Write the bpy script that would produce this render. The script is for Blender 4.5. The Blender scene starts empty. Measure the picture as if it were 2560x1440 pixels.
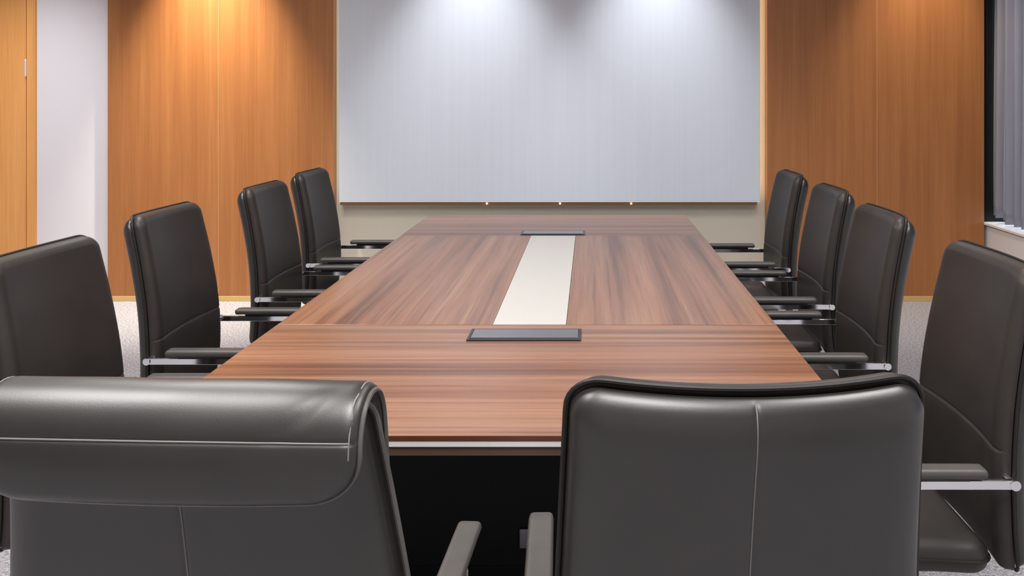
import bpy, bmesh, math, random
from mathutils import Vector, Matrix, noise
random.seed(4)
PI = math.pi
S = bpy.context.scene
C = S.collection

# ------------------------------------------------------------------ camera
F = 2150.0                      # focal length in pixels of the 2560 wide frame
HC = 1.4736                     # camera height
cam_d = bpy.data.cameras.new('camera')
cam_d.sensor_width = 36.0
cam_d.lens = F / 2560 * 36
cam_d.shift_x = -(1475 - 1280) / 2560
cam_d.shift_y = -(720 - 248) / 2560
cam_d.clip_start = 0.02
cam = bpy.data.objects.new('camera', cam_d)
cam.location = (0, 0, HC)
cam.rotation_euler = (PI / 2, 0, 0)
C.objects.link(cam)
S.camera = cam

# ------------------------------------------------------------------ exposure, daylight
S.view_settings.view_transform = 'Standard'
S.view_settings.look = 'None'
S.view_settings.gamma = 1
S.view_settings.use_curve_mapping = False
S.view_settings.exposure = 0.0
w = bpy.data.worlds.new('world'); S.world = w; w.use_nodes = True
w.node_tree.nodes['Background'].inputs[0].default_value = (0.62, 0.78, 1.0, 1)
w.node_tree.nodes['Background'].inputs[1].default_value = 5.0

CEIL = 3.3
def area(name, loc, sx, sy, power, col=(1, 1, 1), rot=(0, 0, 0), spread=PI):
    d = bpy.data.lights.new(name, 'AREA'); d.shape = 'RECTANGLE'
    d.size = sx; d.size_y = sy; d.energy = power; d.color = col; d.spread = spread
    o = bpy.data.objects.new(name, d); o.location = loc; o.rotation_euler = rot
    C.objects.link(o); return o
PANELS = [(-1.75, 1.3), (1.35, 1.3), (-0.2, 0.1), (-1.75, 3.6), (1.15, 3.6)]  # unseen ceiling panels, placed as fill light for table and chairs
PPOW = [62, 50, 70, 46, 24]
for (x, y), p in zip(PANELS, PPOW):
    area('panel_fill_lamp', (x, y, CEIL - 0.035), 0.56, 1.16, p, (1, 0.975, 0.95), spread=math.radians(155))
WASH = [(-2.74, 5.84, 780, (1, 0.90, 0.74), 57), (-0.84, 5.72, 205, (0.95, 0.97, 1), 64),
        (0.50, 5.72, 205, (0.95, 0.97, 1), 64), (2.42, 5.84, 215, (1, 0.86, 0.68), 62),
        (-4.05, 5.30, 190, (0.98, 0.97, 1), 84)]  # last entry is an added lamp brightening the door and white wall
for x, y, p, c, ang in WASH:
    d = bpy.data.lights.new('wash_lamp', 'SPOT'); d.energy = p; d.color = c
    d.spot_size = math.radians(ang); d.spot_blend = 1.0; d.shadow_soft_size = 0.035
    o = bpy.data.objects.new('wash_lamp', d); o.location = (x, y, CEIL - 0.02)
    o.rotation_euler = (math.radians(9), 0, 0)
    C.objects.link(o)

# ------------------------------------------------------------------ materials
def mat(name, col, rough=0.5, metal=0.0, spec=0.5):
    m = bpy.data.materials.new(name); m.use_nodes = True
    b = m.node_tree.nodes['Principled BSDF']
    b.inputs['Base Color'].default_value = (*col, 1)
    b.inputs['Roughness'].default_value = rough
    b.inputs['Metallic'].default_value = metal
    b.inputs['Specular IOR Level'].default_value = spec
    return m
def nn(m, t, **k):
    n = m.node_tree.nodes.new(t)
    for a, v in k.items(): setattr(n, a, v)
    return n
def lk(m, a, b): m.node_tree.links.new(a, b)
def coords(m, scale, off=(0, 0, 0)):
    tc = nn(m, 'ShaderNodeTexCoord'); mp = nn(m, 'ShaderNodeMapping')
    mp.inputs['Scale'].default_value = scale; mp.inputs['Location'].default_value = off
    lk(m, tc.outputs['Object'], mp.inputs['Vector']); return mp.outputs['Vector']
def noise_n(m, vec, scale, detail=4, rough=0.55, dist=0.0):
    n = nn(m, 'ShaderNodeTexNoise')
    n.inputs['Scale'].default_value = scale; n.inputs['Detail'].default_value = detail
    n.inputs['Roughness'].default_value = rough; n.inputs['Distortion'].default_value = dist
    lk(m, vec, n.inputs['Vector']); return n.outputs['Fac']
def ramp(m, fac, stops):
    r = nn(m, 'ShaderNodeValToRGB'); e = r.color_ramp.elements
    while len(e) < len(stops): e.new(0.5)
    for q, (p, c) in zip(e, stops): q.position = p; q.color = (*c, 1)
    lk(m, fac, r.inputs['Fac']); return r.outputs['Color']
def mix(m, fac, a, b, kind='MIX'):
    n = nn(m, 'ShaderNodeMix', data_type='RGBA', blend_type=kind)
    if isinstance(fac, float): n.inputs[0].default_value = fac
    else: lk(m, fac, n.inputs[0])
    lk(m, a, n.inputs[6]); lk(m, b, n.inputs[7]); return n.outputs[2]
def bump(m, fac, strength, dist):
    n = nn(m, 'ShaderNodeBump'); n.inputs['Strength'].default_value = strength
    n.inputs['Distance'].default_value = dist
    lk(m, fac, n.inputs['Height'])
    lk(m, n.outputs['Normal'], m.node_tree.nodes['Principled BSDF'].inputs['Normal'])
def basecol(m, c): lk(m, c, m.node_tree.nodes['Principled BSDF'].inputs['Base Color'])

def wood_veneer(name, axis, stops, streak, rough, off=(0, 0, 0), spec=0.5, k=1.0):
    """axis = grain direction"""
    m = mat(name, (0.4, 0.2, 0.1), rough, 0, spec)
    def sc(a, b):
        v = [b, b, b]; v[axis] = a; return tuple(v)
    v1 = coords(m, sc(0.35 * k, 9 * k), off); v2 = coords(m, sc(1.2 * k, 110 * k), off)
    v3 = coords(m, sc(0.13 * k, 8 * k), (off[0] + 3, off[1] + 1, off[2]))
    broad = ramp(m, noise_n(m, v1, 1.0, 5, 0.6, 0.12), stops)
    fine = ramp(m, noise_n(m, v2, 1.0, 3, 0.7), [(0.3, (0.87, 0.86, 0.85)), (0.62, (1.04, 1.04, 1.04))])
    c = mix(m, 1.0, broad, fine, 'MULTIPLY')
    dark = ramp(m, noise_n(m, v3, 1.6, 5, 0.62, 0.0), streak)
    c = mix(m, 1.0, c, dark, 'MULTIPLY')
    if 'walnut veneer' in name:                # short dark pores and thin mineral lines
        v4 = coords(m, sc(0.9 * k, 60 * k), (off[0] + 9, off[1] + 4, off[2]))
        lines = ramp(m, noise_n(m, v4, 1.0, 6, 0.75), [(0.36, (0.62, 0.60, 0.62)), (0.5, (1.0, 1.0, 1.0)), (0.7, (1.07, 1.07, 1.06))])
        c = mix(m, 0.8, c, lines, 'MULTIPLY')
    basecol(m, c)
    return m

M = {}
M['wall_wood'] = wood_veneer('honey veneer', 2,
    [(0.3, (0.335, 0.125, 0.035)), (0.5, (0.375, 0.145, 0.043)), (0.72, (0.42, 0.172, 0.054))],
    [(0.3, (0.94, 0.93, 0.92)), (0.55, (1, 1, 1))], 0.45, k=1.6)
M['door_wood'] = wood_veneer('orange door veneer', 2,
    [(0.3, (0.82, 0.37, 0.10)), (0.7, (0.88, 0.42, 0.13))],
    [(0.3, (0.97, 0.96, 0.95)), (0.55, (1, 1, 1))], 0.5, k=2.0)
TS = [(0.28, (0.175, 0.075, 0.042)), (0.45, (0.25, 0.116, 0.066)), (0.6, (0.30, 0.155, 0.092)), (0.78, (0.24, 0.145, 0.105))]
TD = [(0.33, (0.46, 0.44, 0.46)), (0.47, (0.88, 0.87, 0.87)), (0.6, (1, 1, 1))]
M['table_x'] = wood_veneer('walnut veneer grain across', 0, TS, TD, 0.30, (7, 2, 0))
M['table_y'] = wood_veneer('walnut veneer grain along', 1, TS, TD, 0.30, (1, 5, 0))
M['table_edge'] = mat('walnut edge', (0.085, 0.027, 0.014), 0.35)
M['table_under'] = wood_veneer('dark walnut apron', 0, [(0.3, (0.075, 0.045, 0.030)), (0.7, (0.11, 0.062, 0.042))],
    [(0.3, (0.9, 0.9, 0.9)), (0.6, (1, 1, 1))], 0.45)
M['inlay'] = mat('cream lacquer', (0.50, 0.485, 0.45), 0.32)
M['silver'] = mat('satin aluminium', (0.80, 0.80, 0.81), 0.45, 0.35)
M['box'] = mat('grey anodised metal', (0.30, 0.29, 0.32), 0.3, 0.85)
M['boxdark'] = mat('dark metal rim', (0.05, 0.045, 0.05), 0.35, 0.7)
M['chrome'] = mat('chrome', (0.78, 0.78, 0.80), 0.09, 1.0)
M['black'] = mat('black plastic', (0.015, 0.015, 0.016), 0.45)
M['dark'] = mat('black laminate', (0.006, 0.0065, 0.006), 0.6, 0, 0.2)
M['brass'] = mat('brass skirting', (0.62, 0.42, 0.18), 0.5, 0.2)
M['white_wall'] = mat('white paint', (0.78, 0.76, 0.79), 0.7)
M['beige_wall'] = mat('cream paint', (0.60, 0.56, 0.46), 0.75)
M['ceiling'] = mat('ceiling paint', (0.8, 0.8, 0.79), 0.8)
M['board'] = mat('pearl grey board', (0.60, 0.615, 0.69), 0.5, 0, 0.35)
v = coords(M['board'], (30, 30, 0.6)); n_ = noise_n(M['board'], v, 1, 3)
basecol(M['board'], ramp(M['board'], n_, [(0.3, (0.575, 0.61, 0.675)), (0.7, (0.60, 0.635, 0.70))]))
M['board_side'] = mat('pale board edge', (0.80, 0.78, 0.72), 0.5)
M['batten'] = mat('brown batten', (0.16, 0.09, 0.035), 0.6)
M['sill'] = mat('white sill', (0.80, 0.81, 0.82), 0.35)
M['sill_shadow'] = mat('painted sill shadow', (0.30, 0.30, 0.30), 0.6)  # grey paints the shadow gap below the sill
M['alu_frame'] = mat('window frame', (0.25, 0.26, 0.28), 0.5)

def leather(name, col, rough=0.38, spec=0.5):
    m = mat(name, col, rough, 0, spec)
    v = coords(m, (1, 1, 1)); n1 = noise_n(m, v, 420, 2); n2 = noise_n(m, v, 9, 3)
    basecol(m, ramp(m, n2, [(0.35, tuple(c * 0.86 for c in col)), (0.65, tuple(c * 1.12 for c in col))]))
    bump(m, n1, 0.12, 0.0006)
    return m
M['leather'] = leather('dark brown leather', (0.022, 0.0175, 0.0150), 0.5, 0.42)
M['leather_rear'] = leather('charcoal leather', (0.0105, 0.0088, 0.0074), 0.41, 0.75)
M['piping'] = leather('black leather piping', (0.012, 0.010, 0.009), 0.5, 0.3)
M['piping_grey'] = leather('grey leather piping', (0.075, 0.07, 0.066), 0.25)
M['pad'] = leather('arm pad leather', (0.055, 0.050, 0.047), 0.45)
M['thread'] = mat('pale stitching', (0.17, 0.16, 0.15), 0.6)
M['thread_dark'] = mat('seam', (0.05, 0.043, 0.038), 0.5)

m = M['carpet'] = mat('grey carpet', (0.33, 0.32, 0.34), 0.95, 0, 0.1)
v = coords(m, (1, 1, 1))
a = ramp(m, noise_n(m, v, 95, 3, 0.8), [(0.36, (0.16, 0.152, 0.17)), (0.5, (0.345, 0.335, 0.355)), (0.66, (0.55, 0.535, 0.56))])
basecol(m, a); bump(m, noise_n(m, v, 160, 2), 0.6, 0.004)

m = M['curtain'] = mat('grey sheer curtain', (0.50, 0.48, 0.52), 0.9, 0, 0.1)
nt = m.node_tree; tr = nn(m, 'ShaderNodeBsdfTranslucent'); tr.inputs[0].default_value = (0.32, 0.325, 0.36, 1)
mx = nn(m, 'ShaderNodeMixShader'); mx.inputs[0].default_value = 0.55
lk(m, nt.nodes['Principled BSDF'].outputs[0], mx.inputs[1]); lk(m, tr.outputs[0], mx.inputs[2])
lk(m, mx.outputs[0], nt.nodes['Material Output'].inputs['Surface'])

m = M['glass'] = mat('window glass', (1, 1, 1), 0.0)
nt = m.node_tree; tr = nn(m, 'ShaderNodeBsdfTransparent'); tr.inputs[0].default_value = (0.93, 0.96, 0.97, 1)
gl = nn(m, 'ShaderNodeBsdfGlossy'); gl.inputs['Roughness'].default_value = 0.02
mx = nn(m, 'ShaderNodeMixShader'); mx.inputs[0].default_value = 0.06
lk(m, tr.outputs[0], mx.inputs[1]); lk(m, gl.outputs[0], mx.inputs[2])
lk(m, mx.outputs[0], nt.nodes['Material Output'].inputs['Surface'])

def emis(name, col, st):
    m = mat(name, col, 0.5); b = m.node_tree.nodes['Principled BSDF']
    b.inputs['Emission Color'].default_value = (*col, 1); b.inputs['Emission Strength'].default_value = st
    return m
M['lamp_white'] = emis('lamp diffuser', (1, 0.97, 0.93), 2.0)
M['pin_glow'] = emis('warm glowing pin', (1, 0.72, 0.38), 9.0)
M['led_warm'] = emis('warm led strip', (1, 0.70, 0.42), 7.0)
M['gap_fill_white'] = emis('white gap fill strip', (0.95, 0.97, 1.0), 3.5)

# ------------------------------------------------------------------ mesh helpers
def obj(name, bm, m, parent=None, smooth=True, bevel=0, angle=35):
    bmesh.ops.recalc_face_normals(bm, faces=bm.faces)
    me = bpy.data.meshes.new(name); bm.to_mesh(me); bm.free()
    if isinstance(m, (list, tuple)):
        for q in m: me.materials.append(q)
    else: me.materials.append(m)
    o = bpy.data.objects.new(name, me); C.objects.link(o)
    if parent: o.parent = parent
    if bevel:
        b = o.modifiers.new('bevel', 'BEVEL'); b.width = bevel; b.segments = 2; b.limit_method = 'ANGLE'
    if smooth:
        for p in me.polygons: p.use_smooth = True
        me.set_sharp_from_angle(angle=math.radians(angle))
    return o
def box(bm, x0, x1, y0, y1, z0, z1, mi=0):
    vs = [bm.verts.new(p) for p in ((x0,y0,z0),(x1,y0,z0),(x1,y1,z0),(x0,y1,z0),(x0,y0,z1),(x1,y0,z1),(x1,y1,z1),(x0,y1,z1))]
    for f in ((0,3,2,1),(4,5,6,7),(0,1,5,4),(1,2,6,5),(2,3,7,6),(3,0,4,7)):
        fc = bm.faces.new([vs[i] for i in f]); fc.material_index = mi
    return bm
def bx(*a):
    return box(bmesh.new(), *a)
def cyl(bm, p0, p1, r0, r1=None, n=24):
    r1 = r0 if r1 is None else r1
    p0 = Vector(p0); p1 = Vector(p1); d = (p1 - p0).normalized()
    a = d.orthogonal().normalized(); b = d.cross(a)
    A = [bm.verts.new(p0 + r0 * (math.cos(t) * a + math.sin(t) * b)) for t in (2 * PI * i / n for i in range(n))]
    B = [bm.verts.new(p1 + r1 * (math.cos(t) * a + math.sin(t) * b)) for t in (2 * PI * i / n for i in range(n))]
    for i in range(n): bm.faces.new((A[i], A[(i + 1) % n], B[(i + 1) % n], B[i]))
    bm.faces.new(A[::-1]); bm.faces.new(B)
    return bm
def tube(bm, pts, r, n=8, closed=False):
    pts = [Vector(p) for p in pts]; N = len(pts); rings = []
    up = None
    for i, p in enumerate(pts):
        a = pts[(i - 1) % N] if (closed or i > 0) else p
        b = pts[(i + 1) % N] if (closed or i < N - 1) else p
        d = (b - a).normalized()
        if up is None: up = d.orthogonal().normalized()
        up = (up - up.dot(d) * d).normalized(); s = d.cross(up)
        rings.append([bm.verts.new(p + r * (math.cos(t) * up + math.sin(t) * s)) for t in (2 * PI * k / n for k in range(n))])
    for i in range(N if closed else N - 1):
        A = rings[i]; B = rings[(i + 1) % N]
        for k in range(n): bm.faces.new((A[k], A[(k + 1) % n], B[(k + 1) % n], B[k]))
    if not closed: bm.faces.new(rings[0][::-1]); bm.faces.new(rings[-1])
    return bm
def band(bm, path, x0, x1, t):
    """flat strap: path of (y,z), lying between x0 and x1, thickness t"""
    N = len(path); R = []
    for i, (y, z) in enumerate(path):
        a = path[max(i - 1, 0)]; b = path[min(i + 1, N - 1)]
        dy, dz = b[0] - a[0], b[1] - a[1]; L = math.hypot(dy, dz); ny, nz = -dz / L, dy / L
        R.append([bm.verts.new(q) for q in ((x0, y + ny * t / 2, z + nz * t / 2), (x1, y + ny * t / 2, z + nz * t / 2),
                                            (x1, y - ny * t / 2, z - nz * t / 2), (x0, y - ny * t / 2, z - nz * t / 2))])
    for i in range(N - 1):
        for k in range(4): bm.faces.new((R[i][k], R[i][(k + 1) % 4], R[i + 1][(k + 1) % 4], R[i + 1][k]))
    bm.faces.new(R[0][::-1]); bm.faces.new(R[-1]); return bm
def empty(name, loc, label, cat, group=None, rz=0):
    o = bpy.data.objects.new(name, None); C.objects.link(o); o.empty_display_size = 0.1
    o.location = loc; o.rotation_euler = (0, 0, rz); return tag(o, label, cat, group)
def tag(o, label, cat, group=None, kind=None):
    o['label'] = label; o['category'] = cat
    if group: o['group'] = group
    if kind: o['kind'] = kind
    return o
def struct(name, bm, m, label, cat, bevel=0, parent=None):
    o = obj(name, bm, m, parent, smooth=False, bevel=bevel)
    if parent is None: tag(o, label, cat, None, 'structure')
    return o

# ------------------------------------------------------------------ room shell
XL, XR, YN, YB = -5.2, 2.90, -2.2, 6.35
PF = 6.27                                           # front plane of the wood panels
XP0, XP1, XP2 = -3.519, -2.711, -1.869
XQ0, XQ1, XQ2 = 1.289, 2.093, 2.877
struct('floor', bx(XL, 3.45, YN, YB + .1, -0.05, 0), M['carpet'], 'grey flecked carpet under the table and chairs', 'floor')
struct('ceiling', bx(XL, 3.45, YN, YB + .1, CEIL, CEIL + 0.05), M['ceiling'], 'white ceiling above the table', 'ceiling')
bm = bmesh.new()
box(bm, XL, -5.02, YB, YB + .1, 0, CEIL); box(bm, -5.02, -4.084, YB, YB + .1, 2.45, CEIL); box(bm, -4.084, XP1, YB, YB + .1, 0, CEIL)
box(bm, XQ1, 3.45, YB, YB + .1, 0, CEIL)
struct('wall_back', bm, M['white_wall'], 'white painted strip of wall between the orange door and the wood panels', 'wall')
struct('wall_niche', bx(XP1, XQ1, YB, YB + .1, 0, CEIL), M['beige_wall'], 'cream wall behind and below the large grey board', 'wall')
struct('wall_left', bx(XL - .1, XL, YN, YB + .1, 0, CEIL), M['white_wall'], 'white wall on the left side of the room', 'wall')
struct('wall_front', bx(XL, 3.45, YN - .1, YN, 0, CEIL), M['white_wall'], 'white wall behind the viewer', 'wall')
bm = bmesh.new()
box(bm, XR, 3.45, YN, YB, 0, 0.545); box(bm, XR, 3.45, YN, 0.4, 0.545, CEIL); box(bm, 3.0, 3.45, 0.4, YB, 2.62, CEIL)
struct('wall_right', bm, mat('bright white paint', (0.9, 0.89, 0.88), 0.6), 'low white wall under the window sill', 'wall')
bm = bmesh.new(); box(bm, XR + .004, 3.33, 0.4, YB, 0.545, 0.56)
o = struct('trim_1', bx(2.872, 3.33, 0.4, YB, 0.558, 0.577), M['sill'], 'white window sill below the grey curtains', 'window sill', 0.003)
g_ = obj('sill_shadow_strip', bm, M['sill_shadow'], o, smooth=False)
bm = bmesh.new()
for y0, y1 in ((0.42, 0.47), (2.3, 2.36), (4.25, 4.31), (6.29, 6.345)): box(bm, 3.34, 3.40, y0, y1, 0.58, 2.62)
box(bm, 3.34, 3.40, 0.42, 6.345, 0.578, 0.63); box(bm, 3.34, 3.40, 0.42, 6.345, 2.57, 2.62)
o = struct('window_1', bm, M['alu_frame'], 'window in the right wall behind the grey curtains', 'window')
obj('pane', bx(3.365, 3.372, 0.46, 6.30, 0.62, 2.58), M['glass'], o, smooth=False)

struct('trim_2', bx(2.884, 3.33, 6.292, 6.349, 0.578, 2.69), M['dark'], 'window jamb strip blackened as recess shadow between the wood panel and the curtain', 'painted shade strip')  # near-black colour stands for the shadow inside the window recess
# door
d = empty('door_1', (-4.084, YB, 0), 'orange veneered door with a small steel hinge at the left edge of the view', 'door'); d['kind'] = 'structure'
bm = bmesh.new(); box(bm, -0.065, 0.0, -0.018, 0.09, 0, 2.45); box(bm, -0.936, -0.871, -0.018, 0.09, 0, 2.45); box(bm, -0.871, -0.065, -0.018, 0.09, 2.385, 2.45)
box(bm, -0.10, -0.06, 0.037, 0.06, 0, 2.40); box(bm, -0.90, -0.86, 0.037, 0.06, 0, 2.40)
obj('door_frame', bm, M['door_wood'], d, smooth=False, bevel=0.003)
lf = obj('door_leaf', bx(-0.868, -0.074, -0.008, 0.035, 0.006, 2.38), M['door_wood'], d, smooth=False, bevel=0.002)
for z in (0.25, 1.70):
    bm = bmesh.new(); cyl(bm, (-0.0695, -0.022, z - .055), (-0.0695, -0.022, z + .06), 0.0075, n=12)
    cyl(bm, (-0.0695, -0.022, z + .06), (-0.0695, -0.022, z + .068), 0.0075, 0.003, n=12)
    cyl(bm, (-0.0695, -0.022, z - .055), (-0.0695, -0.022, z - .066), 0.0075, 0.003, n=12); box(bm, -0.0695, -0.0655, -0.024, 0.0, z - .05, z + .05)
    obj('hinge', bm, M['silver'], d)
bm = bmesh.new(); cyl(bm, (-0.80, -0.008, 1.0), (-0.80, -0.06, 1.0), 0.011); cyl(bm, (-0.80, -0.055, 1.0), (-0.68, -0.055, 1.0), 0.009); cyl(bm, (-0.80, -0.008, 1.0), (-0.80, -0.014, 1.0), 0.026)
obj('door_handle', bm, M['silver'], d)

# wood wall panels
names = [(XP0, XP1, 'honey wood wall panel beside the white wall strip, leftmost of the four'),
         (XP1, XP2, 'honey wood wall panel touching the left edge of the grey board'),
         (XQ0, XQ1, 'brown wood wall panel touching the right edge of the grey board'),
         (XQ1, XQ2, 'brown wood wall panel beside the grey curtains, rightmost of the four')]
for i, (a, b, lab) in enumerate(names):
    e = 0.0020
    o = obj('wall_panel', bx(a + e, b - e, PF, YB - .001, 0.038, CEIL - .002), M['wall_wood'], smooth=False, bevel=0.0025)
    tag(o, lab, 'wall panel', 'wood wall panels on the back wall')
M['seam_highlight'] = mat('painted seam highlight', (0.66, 0.38, 0.16), 0.4)  # pale colour paints the highlight along the panel seams
for k_, (xj, lab) in enumerate(((XP1, 'thin painted highlight in the seam of the two left wood panels'), (XQ1, 'thin painted highlight in the seam of the two right wood panels'))):
    struct('trim_%d' % (k_ + 3), bx(xj - .0016, xj + .0016, PF + .0005, YB - .002, 0.038, CEIL - .002), M['seam_highlight'], lab, 'painted highlight strip')
struct('baseboard_left', bx(XP0, XP2, PF - 0.004, YB - .001, 0, 0.038), M['brass'], 'gold skirting strip under the left wood panels', 'skirting', 0.002)
struct('baseboard_right', bx(XQ0, XQ2, PF - 0.004, YB - .001, 0, 0.038), M['brass'], 'gold skirting strip under the right wood panels', 'skirting', 0.002)

# the large board
BX0, BX1, BZ = (848 - 1475) / 344, (1900 - 1475) / 344, 0.732
b = empty('wall_board', ((BX0 + BX1) / 2, 6.25, BZ), 'large pale grey board on the back wall beyond the table', 'board')
hw = (BX1 - BX0) / 2
obj('board_panel', bx(-hw, hw, 0, 0.022, 0, 2.45), M['board'], b, smooth=False, bevel=0.002)
bm = bmesh.new(); box(bm, -hw, hw, 0.0, 0.024, -0.006, 0.0)
obj('edge_strip', bm, M['board_side'], b, smooth=False)
obj('batten', bx(-hw + .006, hw - .02, 0.004, 0.098, -0.028, -0.0062), M['batten'], b, smooth=False)
for px in (1217, 1400, 1578):
    x = (px - 1475) / 344 - (BX0 + BX1) / 2
    bm = bmesh.new(); cyl(bm, (x, 0.004, -0.017), (x, -0.004, -0.017), 0.006, 0.004, 16)
    q = obj('glow_pin', bm, M['pin_glow'], b)  # small pin with warm emission on the batten
obj('led_strip', bx(hw - 0.040, hw - 0.028, 0.03, 0.045, 0.02, 2.45), M['led_warm'], b, smooth=False)
obj('led_strip', bx(-hw + 0.028, -hw + 0.040, 0.03, 0.045, 0.02, 2.45), M['gap_fill_white'], b, smooth=False)  # strip added to brighten the dark gap left of the board

# ------------------------------------------------------------------ ceiling fixtures
labs = ['over the left side near the viewer', 'over the right side near the viewer', 'behind the viewer', 'over the far left chairs', 'over the far right chairs']
for (x, y), lab in zip(PANELS, labs):
    t = empty('ceiling_fill_light', (x, y, CEIL), 'unseen flat ceiling fill light panel ' + lab, 'ceiling light', 'unseen flat ceiling fill light panels')
    bm = bmesh.new()
    box(bm, -.30, .30, -.60, -.585, -.03, 0); box(bm, -.30, .30, .585, .60, -.03, 0); box(bm, -.30, -.285, -.585, .585, -.03, 0); box(bm, .285, .30, -.585, .585, -.03, 0)
    obj('frame', bm, M['sill'], t, smooth=False)
    obj('diffuser', bx(-.285, .285, -.585, .585, -.022, -.012), M['lamp_white'], t, smooth=False)
wl = ['above the left wood panels', 'above the left half of the grey board', 'above the right half of the grey board', 'above the right wood panels', 'above the orange door, added to brighten it']
for (x, y, *_), lab in zip(WASH, wl):
    t = empty('downlight', (x, y, CEIL), 'small round recessed downlight ' + lab, 'downlight', 'round downlights along the back wall')
    bm = bmesh.new(); N = 32
    prof = [(0.038, 0.0), (0.040, -0.006), (0.055, -0.006), (0.058, 0.0)]
    rr = [[bm.verts.new((r * math.cos(2 * PI * k / N), r * math.sin(2 * PI * k / N), z)) for k in range(N)] for r, z in prof]
    for i in range(3):
        for k in range(N): bm.faces.new((rr[i][k], rr[i][(k + 1) % N], rr[i + 1][(k + 1) % N], rr[i + 1][k]))
    obj('ring', bm, M['sill'], t)
    obj('lens', cyl(bmesh.new(), (0, 0, -0.001), (0, 0, -0.003), 0.037), M['lamp_white'], t)

# ------------------------------------------------------------------ curtains
def curtain(x, y0, y1, z0, z1, label, seed, pitch):
    rnd = random.Random(seed); bm = bmesh.new(); n = int((y1 - y0) / 0.008); nz = 24
    cols = []
    ph = rnd.random() * 6
    for i in range(n + 1):
        y = y0 + (y1 - y0) * i / n; col = []
        for j in range(nz + 1):
            z = z0 + (z1 - z0) * j / nz
            a = 0.034 + 0.010 * math.sin(y * 5 + seed)
            k = y * 2 * PI / pitch + ph + 0.5 * math.sin(y * 7.3 + seed) + 0.25 * math.sin(z * 1.3 + y * 3)
            dx = a * math.sin(k) + 0.006 * math.sin(2.3 * k + z)
            col.append(bm.verts.new((dx * (0.85 + 0.25 * (1 - j / nz)), y, z + 0.004 * math.sin(k))))
        cols.append(col)
    for i in range(n):
        for j in range(nz): bm.faces.new((cols[i][j], cols[i + 1][j], cols[i + 1][j + 1], cols[i][j + 1]))
    o = obj('curtain', bm, M['curtain'], None, angle=180)
    s = o.modifiers.new('thick', 'SOLIDIFY'); s.thickness = 0.0015
    o.location = (x, 0, 0)
    return tag(o, label, 'curtain', 'grey curtains at the window')
curtain(2.962, 6.042, 6.285, 0.625, 2.66, 'dark grey curtain right beside the wood panel, farther from the viewer', 3, 0.13)
curtain(2.952, 0.6, 6.034, 0.597, 2.66, 'grey curtain hanging lower over the white sill at the right edge of the view', 8, 0.115)
o = obj('curtain_track', bx(2.93, 2.99, 0.5, 6.29, 2.672, 2.69), M['sill'], smooth=False); tag(o, 'white curtain track above the window curtains', 'curtain track')
o.parent = None
bm = bmesh.new(); box(bm, 2.905, 3.0, 0.4, YB, 2.69, CEIL)
obj('pelmet', bm, M['white_wall'], bpy.data.objects['wall_right'], smooth=False)

# ------------------------------------------------------------------ table
TX0, TX1, TY0, TY1, TZ = -1.005, 0.598, 1.852, 5.364, 0.75
SY0, SY1 = 2.763, 4.56
SX0, SX1 = -0.312, -0.077
t = empty('conference_table', ((TX0 + TX1) / 2, (TY0 + TY1) / 2, 0), 'long walnut conference table with a cream centre strip', 'table')
cx, cy = t.location.x, t.location.y
def tb(x0, x1, y0, y1, z0, z1): return bx(x0 - cx, x1 - cx, y0 - cy, y1 - cy, z0, z1)
g = 0.0012
def slab(x0, x1, y0, y1, r_corners=()):
    """top slab with softly rounded outer corners"""
    pts = []
    for (x, y, sx, sy) in ((x0, y0, 1, 1), (x1, y0, -1, 1), (x1, y1, -1, -1), (x0, y1, 1, -1)):
        key = ('L' if sx > 0 else 'R') + ('N' if sy > 0 else 'F')
        if key in r_corners:
            r = 0.03; c = Vector((x + sx * r, y + sy * r))
            a0 = {'LN': PI, 'RN': 1.5 * PI, 'RF': 0, 'LF': .5 * PI}[key]
            for k in range(9):
                a = a0 + k * PI / 16
                pts.append((c.x + r * math.cos(a), c.y + r * math.sin(a)))
        else: pts.append((x, y))
    bm = bmesh.new(); zz = [(0.736, 0.0), (0.7475, 0.0), (0.75, 0.0025)]
    mxx, mxy = (x0 + x1) / 2, (y0 + y1) / 2
    lo = [bm.verts.new((x - cx, y - cy, 0.736)) for x, y in pts]
    hi = [bm.verts.new((x - cx, y - cy, 0.75)) for x, y in pts]
    n = len(pts)
    fs = [bm.faces.new((lo[i], lo[(i + 1) % n], hi[(i + 1) % n], hi[i])) for i in range(n)]
    for i, f in enumerate(fs):
        f.material_index = 1
    bm.faces.new(lo[::-1]); bm.faces.new(hi)
    return bm
def topsec(name, bm, m, label=None):
    o = obj(name, bm, [m, M['table_edge']], t, smooth=False, bevel=0.0018)
    o.modifiers['bevel'].material = 0
    if label: o['label'] = label
    return o
topsec('end_panel', slab(TX0, TX1, TY0, SY0 - g, ('LN', 'RN')), M['table_x'], 'walnut end section with grain running across, nearest the viewer')
topsec('end_panel', slab(TX0, TX1, SY1 + g, TY1, ('LF', 'RF')), M['table_x'], 'walnut end section with grain running across, farthest from the viewer')
topsec('side_panel', slab(TX0, SX0 - g, SY0 + g, SY1 - g), M['table_y'], 'walnut section left of the cream strip')
topsec('side_panel', slab(SX1 + g, TX1, SY0 + g, SY1 - g), M['table_y'], 'walnut section right of the cream strip')
obj('centre_strip', tb(SX0, SX1, SY0 + g, SY1 - g, 0.737, 0.7505), M['inlay'], t, smooth=False, bevel=0.001)['label'] = 'cream lacquered centre strip'
bm = tb(TX0 + .001, TX1 - .001, TY0 + .001, TY1 - .001, 0.7245, 0.7358)
obj('metal_edge', bm, M['silver'], t, smooth=False)['label'] = 'silver strip under the table edge'
bm = bmesh.new()
ax0, ax1, ay0, ay1 = TX0 + .006 - cx, TX1 - .006 - cx, TY0 + .006 - cy, TY1 - .006 - cy
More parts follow.
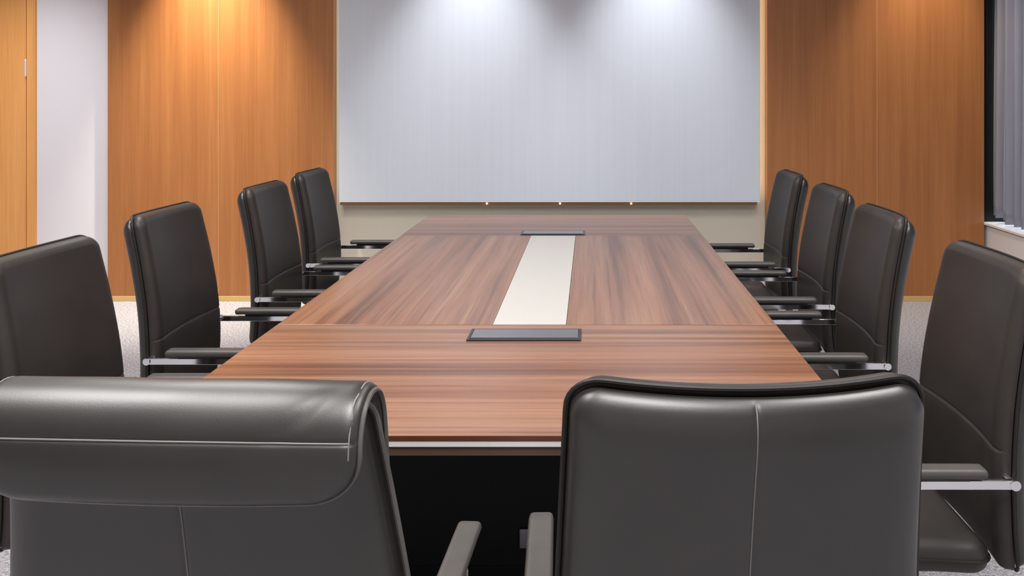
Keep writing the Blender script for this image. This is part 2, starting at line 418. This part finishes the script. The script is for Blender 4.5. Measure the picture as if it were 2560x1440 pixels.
box(bm, ax0, ax1, ay0, ay1, 0.703, 0.7243)
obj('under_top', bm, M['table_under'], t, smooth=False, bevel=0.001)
for yy in (2.70, 4.45):
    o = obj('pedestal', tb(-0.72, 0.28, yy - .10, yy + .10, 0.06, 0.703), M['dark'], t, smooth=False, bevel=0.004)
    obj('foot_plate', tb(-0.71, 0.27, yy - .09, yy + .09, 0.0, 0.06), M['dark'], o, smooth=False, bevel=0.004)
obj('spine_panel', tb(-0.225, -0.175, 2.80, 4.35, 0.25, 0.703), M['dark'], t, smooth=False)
bm = tb(-0.212, -0.162, 2.590, 2.601, 0.12, 0.178)
obj('socket_plate', bm, M['box'], t, smooth=False, bevel=0.002)['label'] = 'small silver plate on the dark table base'

def power_box(y0, y1, label):
    c = ((-0.37 - 0.027) / 2, (y0 + y1) / 2)
    p = empty('power_box', (c[0], c[1], TZ + .0003), label, 'power outlet box', 'flush outlet boxes in the table top')
    w_, h_ = 0.1715, (y1 - y0) / 2
    bm = bmesh.new(); r = 0.008
    box(bm, -w_, w_, -h_, -h_ + r, 0, 0.004); box(bm, -w_, w_, h_ - r, h_, 0, 0.004); box(bm, -w_, -w_ + r, -h_ + r, h_ - r, 0, 0.004); box(bm, w_ - r, w_, -h_ + r, h_ - r, 0, 0.004)
    obj('rim', bm, M['boxdark'], p, smooth=False)
    bm = bx(-w_ + .0095, w_ - .0095, -h_ + .020, h_ - .009, 0.0005, 0.0048)
    obj('lid', bm, M['box'], p, smooth=False, bevel=0.001)
    bm = bx(-w_ + .009, w_ - .009, -h_ + .009, -h_ + .018, 0.0002, 0.0015)
    obj('cable_slot', bm, M['black'], p, smooth=False)
    obj('lid_edge', bx(-w_ + .012, w_ - .012, -h_ + .0185, -h_ + .0205, 0.0005, 0.0055), M['chrome'], p, smooth=False)
power_box(2.571, 2.696, 'dark metal outlet box in the table top at the near end of the cream strip')
power_box(4.575, 4.70, 'dark metal outlet box at the far end of the cream strip')

# ------------------------------------------------------------------ chairs
def catmull(P, n=14):
    out = []
    for i in range(len(P) - 1):
        p0 = Vector(P[max(i - 1, 0)]); p1 = Vector(P[i]); p2 = Vector(P[i + 1]); p3 = Vector(P[min(i + 2, len(P) - 1)])
        for k in range(n):
            u = k / n
            out.append(0.5 * ((2 * p1) + (-p0 + p2) * u + (2 * p0 - 5 * p1 + 4 * p2 - p3) * u * u + (-p0 + 3 * p1 - 3 * p2 + p3) * u ** 3))
    out.append(Vector(P[-1])); return out
class Path:
    def __init__(s, pts, n=14):
        s.p = catmull(pts, n); s.l = [0]
        for a, b in zip(s.p, s.p[1:]): s.l.append(s.l[-1] + (b - a).length)
        s.L = s.l[-1]
    def at(s, d):
        d = min(max(d, 0), s.L)
        for i in range(len(s.l) - 1):
            if d <= s.l[i + 1] + 1e-9: break
        f = (d - s.l[i]) / max(s.l[i + 1] - s.l[i], 1e-9)
        p = s.p[i].lerp(s.p[i + 1], f)
        def tg(j): 
            a = s.p[max(j - 1, 0)]; b = s.p[min(j + 1, len(s.p) - 1)]; return (b - a).normalized()
        t = tg(i).lerp(tg(i + 1), f).normalized()
        return p, t
def cushion(path, W, r0, r1, bow, tf, tb, e, s0=0, s1=None, grooves=(), vgroove=None, fprofile=None, nu=30, nv=46, gw=0.0035, gd=0.0035, wave=None):
    """padded slab lying along a (y,z) path; front side is to the left-hand normal (+y for an upward path).
    W(s)->half width, r0/r1 corner radii, bow(s)->how far the middle sits behind the edges."""
    s1 = path.L if s1 is None else s1
    ss = set()
    for j in range(nv + 1): ss.add(round(s0 + (s1 - s0) * (1 - math.cos(PI * j / nv)) / 2, 5))
    for j in range(7): ss.add(round(s0 + r0 * (j / 7) ** 1.6, 5)); ss.add(round(s1 - r1 * (j / 7) ** 1.6, 5))
    for gq in grooves:
        for k in range(-4, 5): ss.add(round(gq + k * gw / 2, 5))
    ss = sorted(ss)
    us = [math.sin(PI / 2 * (2 * i / nu - 1)) * 0.55 + 0.45 * (2 * i / nu - 1) for i in range(nu + 1)]
    if vgroove is not None:
        us += [k * 0.008 for k in range(-4, 5) if k]; us = sorted(us)
    def halfw(s):
        w_ = W(s); d0, d1 = s - s0, s1 - s
        for d, r in ((d0, r0), (d1, r1)):
            if d < r: w_ = min(w_, W(s) - r + math.sqrt(max(r * r - (r - d) ** 2, 0)))
        return w_
    def sdf(x, s):
        x = abs(x); d0, d1 = s - s0, s1 - s; dx = W(s) - x
        best = min(dx, d0, d1)
        for d, r in ((d0, r0), (d1, r1)):
            if d < r and dx < r: best = min(best, r - math.hypot(r - d, r - dx))
        return max(best, 0)
    def P(x, s, side):
        p, t = path.at(s); nrm = Vector((t.y, -t.x))      # (y,z) normal: +y for upward path
        b = bow(s); w_ = W(s); q = x / w_
        base = Vector((x, p.x, p.y)) + Vector((0, nrm.x, nrm.y)) * (-b * (1 - q * q))
        n3 = Vector((-(2 * b * q / w_), nrm.x, nrm.y)).normalized()
        d = sdf(x, s); k = 1.0 if d >= e else math.sqrt(max(1 - (1 - d / e) ** 2, 0))
        T = (tf if side > 0 else tb) * k
        if side > 0:
            for gq in grooves: T -= gd * math.exp(-((s - gq) / gw) ** 2) * k
            if fprofile: T += fprofile(x, s) * k
        if side < 0 and vgroove is not None:
            T -= gd * 0.8 * math.exp(-((x - vgroove) / 0.0035) ** 2) * k
        if wave: T += wave(x, s, side) * k
        return base + n3 * (T * side)
    bm = bmesh.new(); G = {}
    nI, nJ = len(us), len(ss)
    for side in (1, -1):
        for j, s in enumerate(ss):
            h = halfw(s)
            for i, u in enumerate(us):
                edge = i in (0, nI - 1) or j in (0, nJ - 1)
                if side < 0 and edge: G[side, i, j] = G[1, i, j]; continue
                x = u * h
                G[side, i, j] = bm.verts.new(P(x, s, side))
    for side in (1, -1):
        for j in range(nJ - 1):
            for i in range(nI - 1):
                vs = [G[side, i, j], G[side, i + 1, j], G[side, i + 1, j + 1], G[side, i, j + 1]]
                if len(set(vs)) < 3: continue
                try: bm.faces.new(vs if side < 0 else vs[::-1])
                except ValueError: pass
    # outline for the piping
    out = [Vector(G[1, 0, j].co) for j in range(nJ)] + [Vector(G[1, i, nJ - 1].co) for i in range(1, nI)] + [Vector(G[1, nI - 1, j].co) for j in range(nJ - 2, -1, -1)]
    def line_s(sq, side, lift=0.0006, frac=0.985, n=30):
        h = halfw(sq); return [P(h * frac * (2 * i / n - 1), sq, side) + Vector((0, side * lift, 0)) for i in range(n + 1)]
    def line_v(xq, side, a, b_, lift=0.0006, n=60):
        return [P(xq, a + (b_ - a) * i / n, side) + Vector((0, side * lift, 0)) for i in range(n + 1)]
    return bm, out, line_s, line_v

# side-view profile of the backrest centre line (y,z), bottom to top; chair faces +y
BACK = Path([(-0.250, 0.425), (-0.240, 0.50), (-0.234, 0.58), (-0.235, 0.68), (-0.245, 0.80), (-0.266, 0.93), (-0.287, 1.03), (-0.300, 1.094)])
def backW(s):
    f = s / BACK.L
    return 0.243 - 0.018 * max(0, f - 0.35) / 0.65 - 0.012 * max(0, 0.2 - f) / 0.2
def backBow(s):
    f = s / BACK.L; return 0.012 + 0.028 * f
def s_at_z(z):
    lo, hi = 0.06, BACK.L
    for _ in range(40):
        mid = (lo + hi) / 2
        if BACK.at(mid)[0].y < z: lo = mid
        else: hi = mid
    return lo
S_SEAM = s_at_z(0.695)
SEAT = Path([(-0.205, 0.452), (-0.14, 0.455), (0.0, 0.462), (0.14, 0.468), (0.225, 0.455), (0.27, 0.425)])
def rollW(s):
    f = s / BACK.L; return 0.232 + 0.036 * min(1, max(0, (1 - f) / 0.45)) - 0.015 * max(0, 0.3 - f) / 0.3
def chair(name, label, cat, roll=False, group=None):
    t = empty(name, (0, 0, 0), label, cat, group)
    bW = rollW if roll else backW
    bow = (lambda s: backBow(s) * 0.45) if roll else backBow
    bm, out, ls, lv = cushion(BACK, bW, 0.02, 0.045, bow, 0.034, 0.003, 0.030, grooves=(S_SEAM,))
    bk = obj('backrest', bm, M['leather'], t, angle=180)
    obj('seam', tube(bmesh.new(), ls(S_SEAM, 1, 0.0004), 0.0011, 6), M['thread_dark'], bk)
    obj('piping', tube(bmesh.new(), [p + Vector((0, -0.006, 0.0)) for p in out], 0.004, 8), M['piping'] if not roll else M['piping_grey'], bk)
    W2 = lambda s: bW(s) - 0.005
    bm, out2, ls2, lv2 = cushion(Path([(p.x - 0.012, p.y) for p in BACK.p], 1), W2, 0.02, 0.038, bow, 0.003, 0.036, 0.062,
                                 s0=0.004, s1=BACK.L - 0.009, vgroove=0.0)
    rear = obj('back_panel', bm, M['leather_rear'], t, angle=180)
    obj('stitching', tube(bmesh.new(), lv2(0.0, -1, 0.05, BACK.L - 0.012, 0.0002), 0.0010, 6), M['thread'], rear)
    if roll:
        RP = Path([(-0.249, 0.945), (-0.257, 0.99), (-0.264, 1.03), (-0.273, 1.062), (-0.291, 1.085), (-0.320, 1.095), (-0.350, 1.087), (-0.370, 1.064), (-0.376, 1.034), (-0.371, 1.003), (-0.362, 0.972)])
        def rbow(s):
            f = s / RP.L; return 0.012 - 0.022 * f if f > 0.3 else 0.012 * (1 - 0.55 * f / 0.3)
        def wav(x, s, side):
            if side < 0: return 0
            v = 0.0022 * noise.noise(Vector((x * 9, s * 14, 3)))
            a = (x - 0.165) + (s - RP.L + 0.10) * 1.1                   # the diagonal crease near the right end
            v -= 0.004 * math.exp(-(a / 0.012) ** 2) * max(0, 1 - abs(s - RP.L + 0.105) / 0.035)
            return v
        rs = RP.L - 0.080
        bm, ro, rl, rv = cushion(RP, lambda s: 0.238, 0.01, 0.065, rbow, 0.012, 0.015, 0.018, wave=wav, grooves=(rs,), gd=0.003, nu=60, nv=60)
        h = obj('headrest_roll', bm, M['leather_rear'], t, angle=180)
        h['label'] = 'padded leather roll folded over the top of the back'
        obj('seam', tube(bmesh.new(), rl(rs, 1, -0.0006, 0.96), 0.0014, 6), M['thread'], h)
        obj('piping', tube(bmesh.new(), ro, 0.0035, 8), M['piping_grey'], h)
        for sx in (-1, 1):
            pts = [p for p in ro if p.x * sx > 0.234 and p.z > 1.0]
            obj('stitching', tube(bmesh.new(), [p + Vector((-sx * 0.010, -0.011 if p.y < -0.35 else 0, 0.010 if p.z > 1.08 else 0)) for p in pts[4:-4]], 0.0010, 6), M['thread'], h)
    # seat
    P2 = [(p.x, p.y) for p in SEAT.p]
    bm, so, sl, sv = cushion(Path([(-a, b) for a, b in P2], 1), lambda s: 0.24, 0.05, 0.06, lambda s: 0.004, 0.034, 0.034, 0.030)
    for v in bm.verts: v.co.y = -v.co.y
    st = obj('seat', bm, M['leather'], t, angle=180)
    pp = [Vector((p.x, -p.y, p.z)) for p in so]
    obj('piping', tube(bmesh.new(), pp, 0.004, 8), M['piping'], st)
    # arms
    for sx in (-1, 1):
        xi = sx * 0.268
        arc = [(0.155 - 0.03 + 0.03 * math.sin(a), 0.632 - 0.03 + 0.008 + 0.03 * math.cos(a) - 0.0) for a in [k * PI / 16 for k in range(0, 9)]]
        path = [(-0.225, 0.640)] + [(y, z) for y, z in arc] + [(0.150, 0.58), (0.128, 0.52), (0.095, 0.455), (0.06, 0.425), (0.02, 0.415)]
        pth = [(-0.225, 0.640), (-0.1, 0.640), (0.03, 0.640), (0.105, 0.640), (0.132, 0.634), (0.150, 0.616), (0.155, 0.590), (0.150, 0.555), (0.135, 0.51), (0.108, 0.455), (0.085, 0.425), (0.05, 0.410), (0.02, 0.408)]
        pth = [tuple(q) for q in catmull(pth, 4)]
        bm = band(bmesh.new(), pth, xi - 0.006, xi + 0.006, 0.020)
        box(bm, min(xi, sx * 0.17), max(xi, sx * 0.17), 0.02, 0.045, 0.399, 0.418)
        ar = obj('armrest', bm, M['chrome'], t, bevel=0.0015)
        ar['label'] = 'chrome arm with a dark leather pad'
        bm = bmesh.new(); cyl(bm, (xi + sx * 0.010, -0.228, 0.640), (xi - sx * 0.045, -0.228, 0.640), 0.011, n=20)
        obj('bolt', bm, M['chrome'], ar)
        Pp = Path([(-0.165, 0.667), (-0.13, 0.668), (0.05, 0.668), (0.17, 0.667), (0.20, 0.664)], 6)
        bm = bmesh.new()
        bm, po, *_r = cushion(Path([(-a.x, a.y) for a in Pp.p], 1), lambda s: 0.0225, 0.008, 0.010, lambda s: 0, 0.010, 0.010, 0.007, nu=10, nv=24)
        for v in bm.verts: v.co.y = -v.co.y; v.co.x += xi
        obj('arm_pad', bm, M['pad'], ar, angle=180)
        bm = bmesh.new(); box(bm, xi - .006, xi + .006, -0.13, 0.10, 0.648, 0.66)
        obj('pad_spacer', bm, M['black'], ar, smooth=False)
    # base
    bm = bmesh.new(); box(bm, -0.17, 0.17, -0.12, 0.10, 0.396, 0.424)
    obj('seat_plate', bm, M['black'], t, smooth=False, bevel=0.004)
    bm = bmesh.new(); cyl(bm, (0, 0, 0.09), (0, 0, 0.26), 0.030); cyl(bm, (0, 0, 0.26), (0, 0, 0.422), 0.017)
    obj('gas_lift', bm, M['chrome'], t)
    bm = bmesh.new(); cyl(bm, (0, 0, 0.075), (0, 0, 0.125), 0.042, 0.036)
    for k in range(5):
        a = 2 * PI * k / 5 + PI / 2; c, s_ = math.cos(a), math.sin(a)
        P0 = [(0.03, 0.024, 0.082, 0.118), (0.16, 0.019, 0.080, 0.105), (0.285, 0.014, 0.070, 0.084)]
        R = []
        for r, hw_, z0, z1 in P0:
            R.append([bm.verts.new((r * c - q * s_, r * s_ + q * c, z)) for q, z in ((-hw_, z0), (hw_, z0), (hw_ * .7, z1), (-hw_ * .7, z1))])
        for i in range(2):
            for q in range(4): bm.faces.new((R[i][q], R[i][(q + 1) % 4], R[i + 1][(q + 1) % 4], R[i + 1][q]))
        bm.faces.new(R[0][::-1]); bm.faces.new(R[-1])
    obj('star_base', bm, M['chrome'], t, bevel=0.002)
    for k in range(5):
        a = 2 * PI * k / 5 + PI / 2; c, s_ = math.cos(a), math.sin(a)
        x, y = 0.27 * c, 0.27 * s_
        bm = bmesh.new(); cyl(bm, (x, y, 0.045), (x, y, 0.075), 0.006, n=10)
        d = Vector((-s_, c, 0))
        for q in (-1, 1):
            p = Vector((x, y, 0.027)); cyl(bm, p + d * q * 0.006, p + d * q * 0.022, 0.027, 0.025, 20)
        cyl(bm, Vector((x, y, 0.027)) - d * 0.024, Vector((x, y, 0.027)) + d * 0.024, 0.008, n=12)
        obj('caster', bm, M['black'], t)
    return t
def place(o, x, y, deg): o.location = (x, y, 0); o.rotation_euler = (0, 0, math.radians(deg)); return o
def dup(root, label):
    r = root.copy(); C.objects.link(r); r['label'] = label
    for ch in list(root.children):
        c = ch.copy(); C.objects.link(c); c.parent = r
        for g2 in ch.children:
            d2 = g2.copy(); C.objects.link(d2); d2.parent = c
    return r
GR = 'dark leather armchairs around the conference table'
base_chair = chair('conference_chair', 'dark leather armchair seen from behind, with a pale centre seam, right of the rolled-top chair', 'chair', False, GR)
place(base_chair, 0.196, 1.44, 2.0)
spots = [(-1.110, 2.215, -90, 'dark leather armchair on the left of the table, cut by the left edge of view'),
         (-1.180, 3.005, -90, 'dark leather armchair on the left side of the table, second from the viewer'),
         (-1.155, 3.85, -90, 'dark leather armchair on the left side of the table, third from the viewer'),
         (-1.185, 4.585, -90, 'dark leather armchair on the left side of the table, farthest and next to the board'),
         (0.690, 2.13, 90, 'dark leather armchair on the right of the table, cut by the right edge of view'),
         (0.700, 2.955, 90, 'dark leather armchair on the right side of the table, second from the viewer'),
         (0.742, 3.72, 90, 'dark leather armchair on the right side of the table, third from the viewer'),
         (0.740, 4.47, 90, 'dark leather armchair on the right side of the table, farthest and next to the board')]
for x, y, a, lab in spots:
    place(dup(base_chair, lab), x, y, a)
rc = chair('rolled_top_chair', 'dark leather armchair with a rolled padded top, seen from behind at lower left', 'chair', True)
place(rc, -0.517, 1.445, -2.5)
base_chair.scale.x = 1.05; rc.scale.x = 1.05      # the two near armchairs are a little broader
def raise_seat(root, dz):                      # taller gas lift setting
    for ch in root.children:
        if ch.name.split('.')[0] in ('backrest', 'back_panel', 'headrest_roll', 'seat', 'armrest', 'seat_plate'): ch.location.z += dz
raise_seat(base_chair, 0.018)
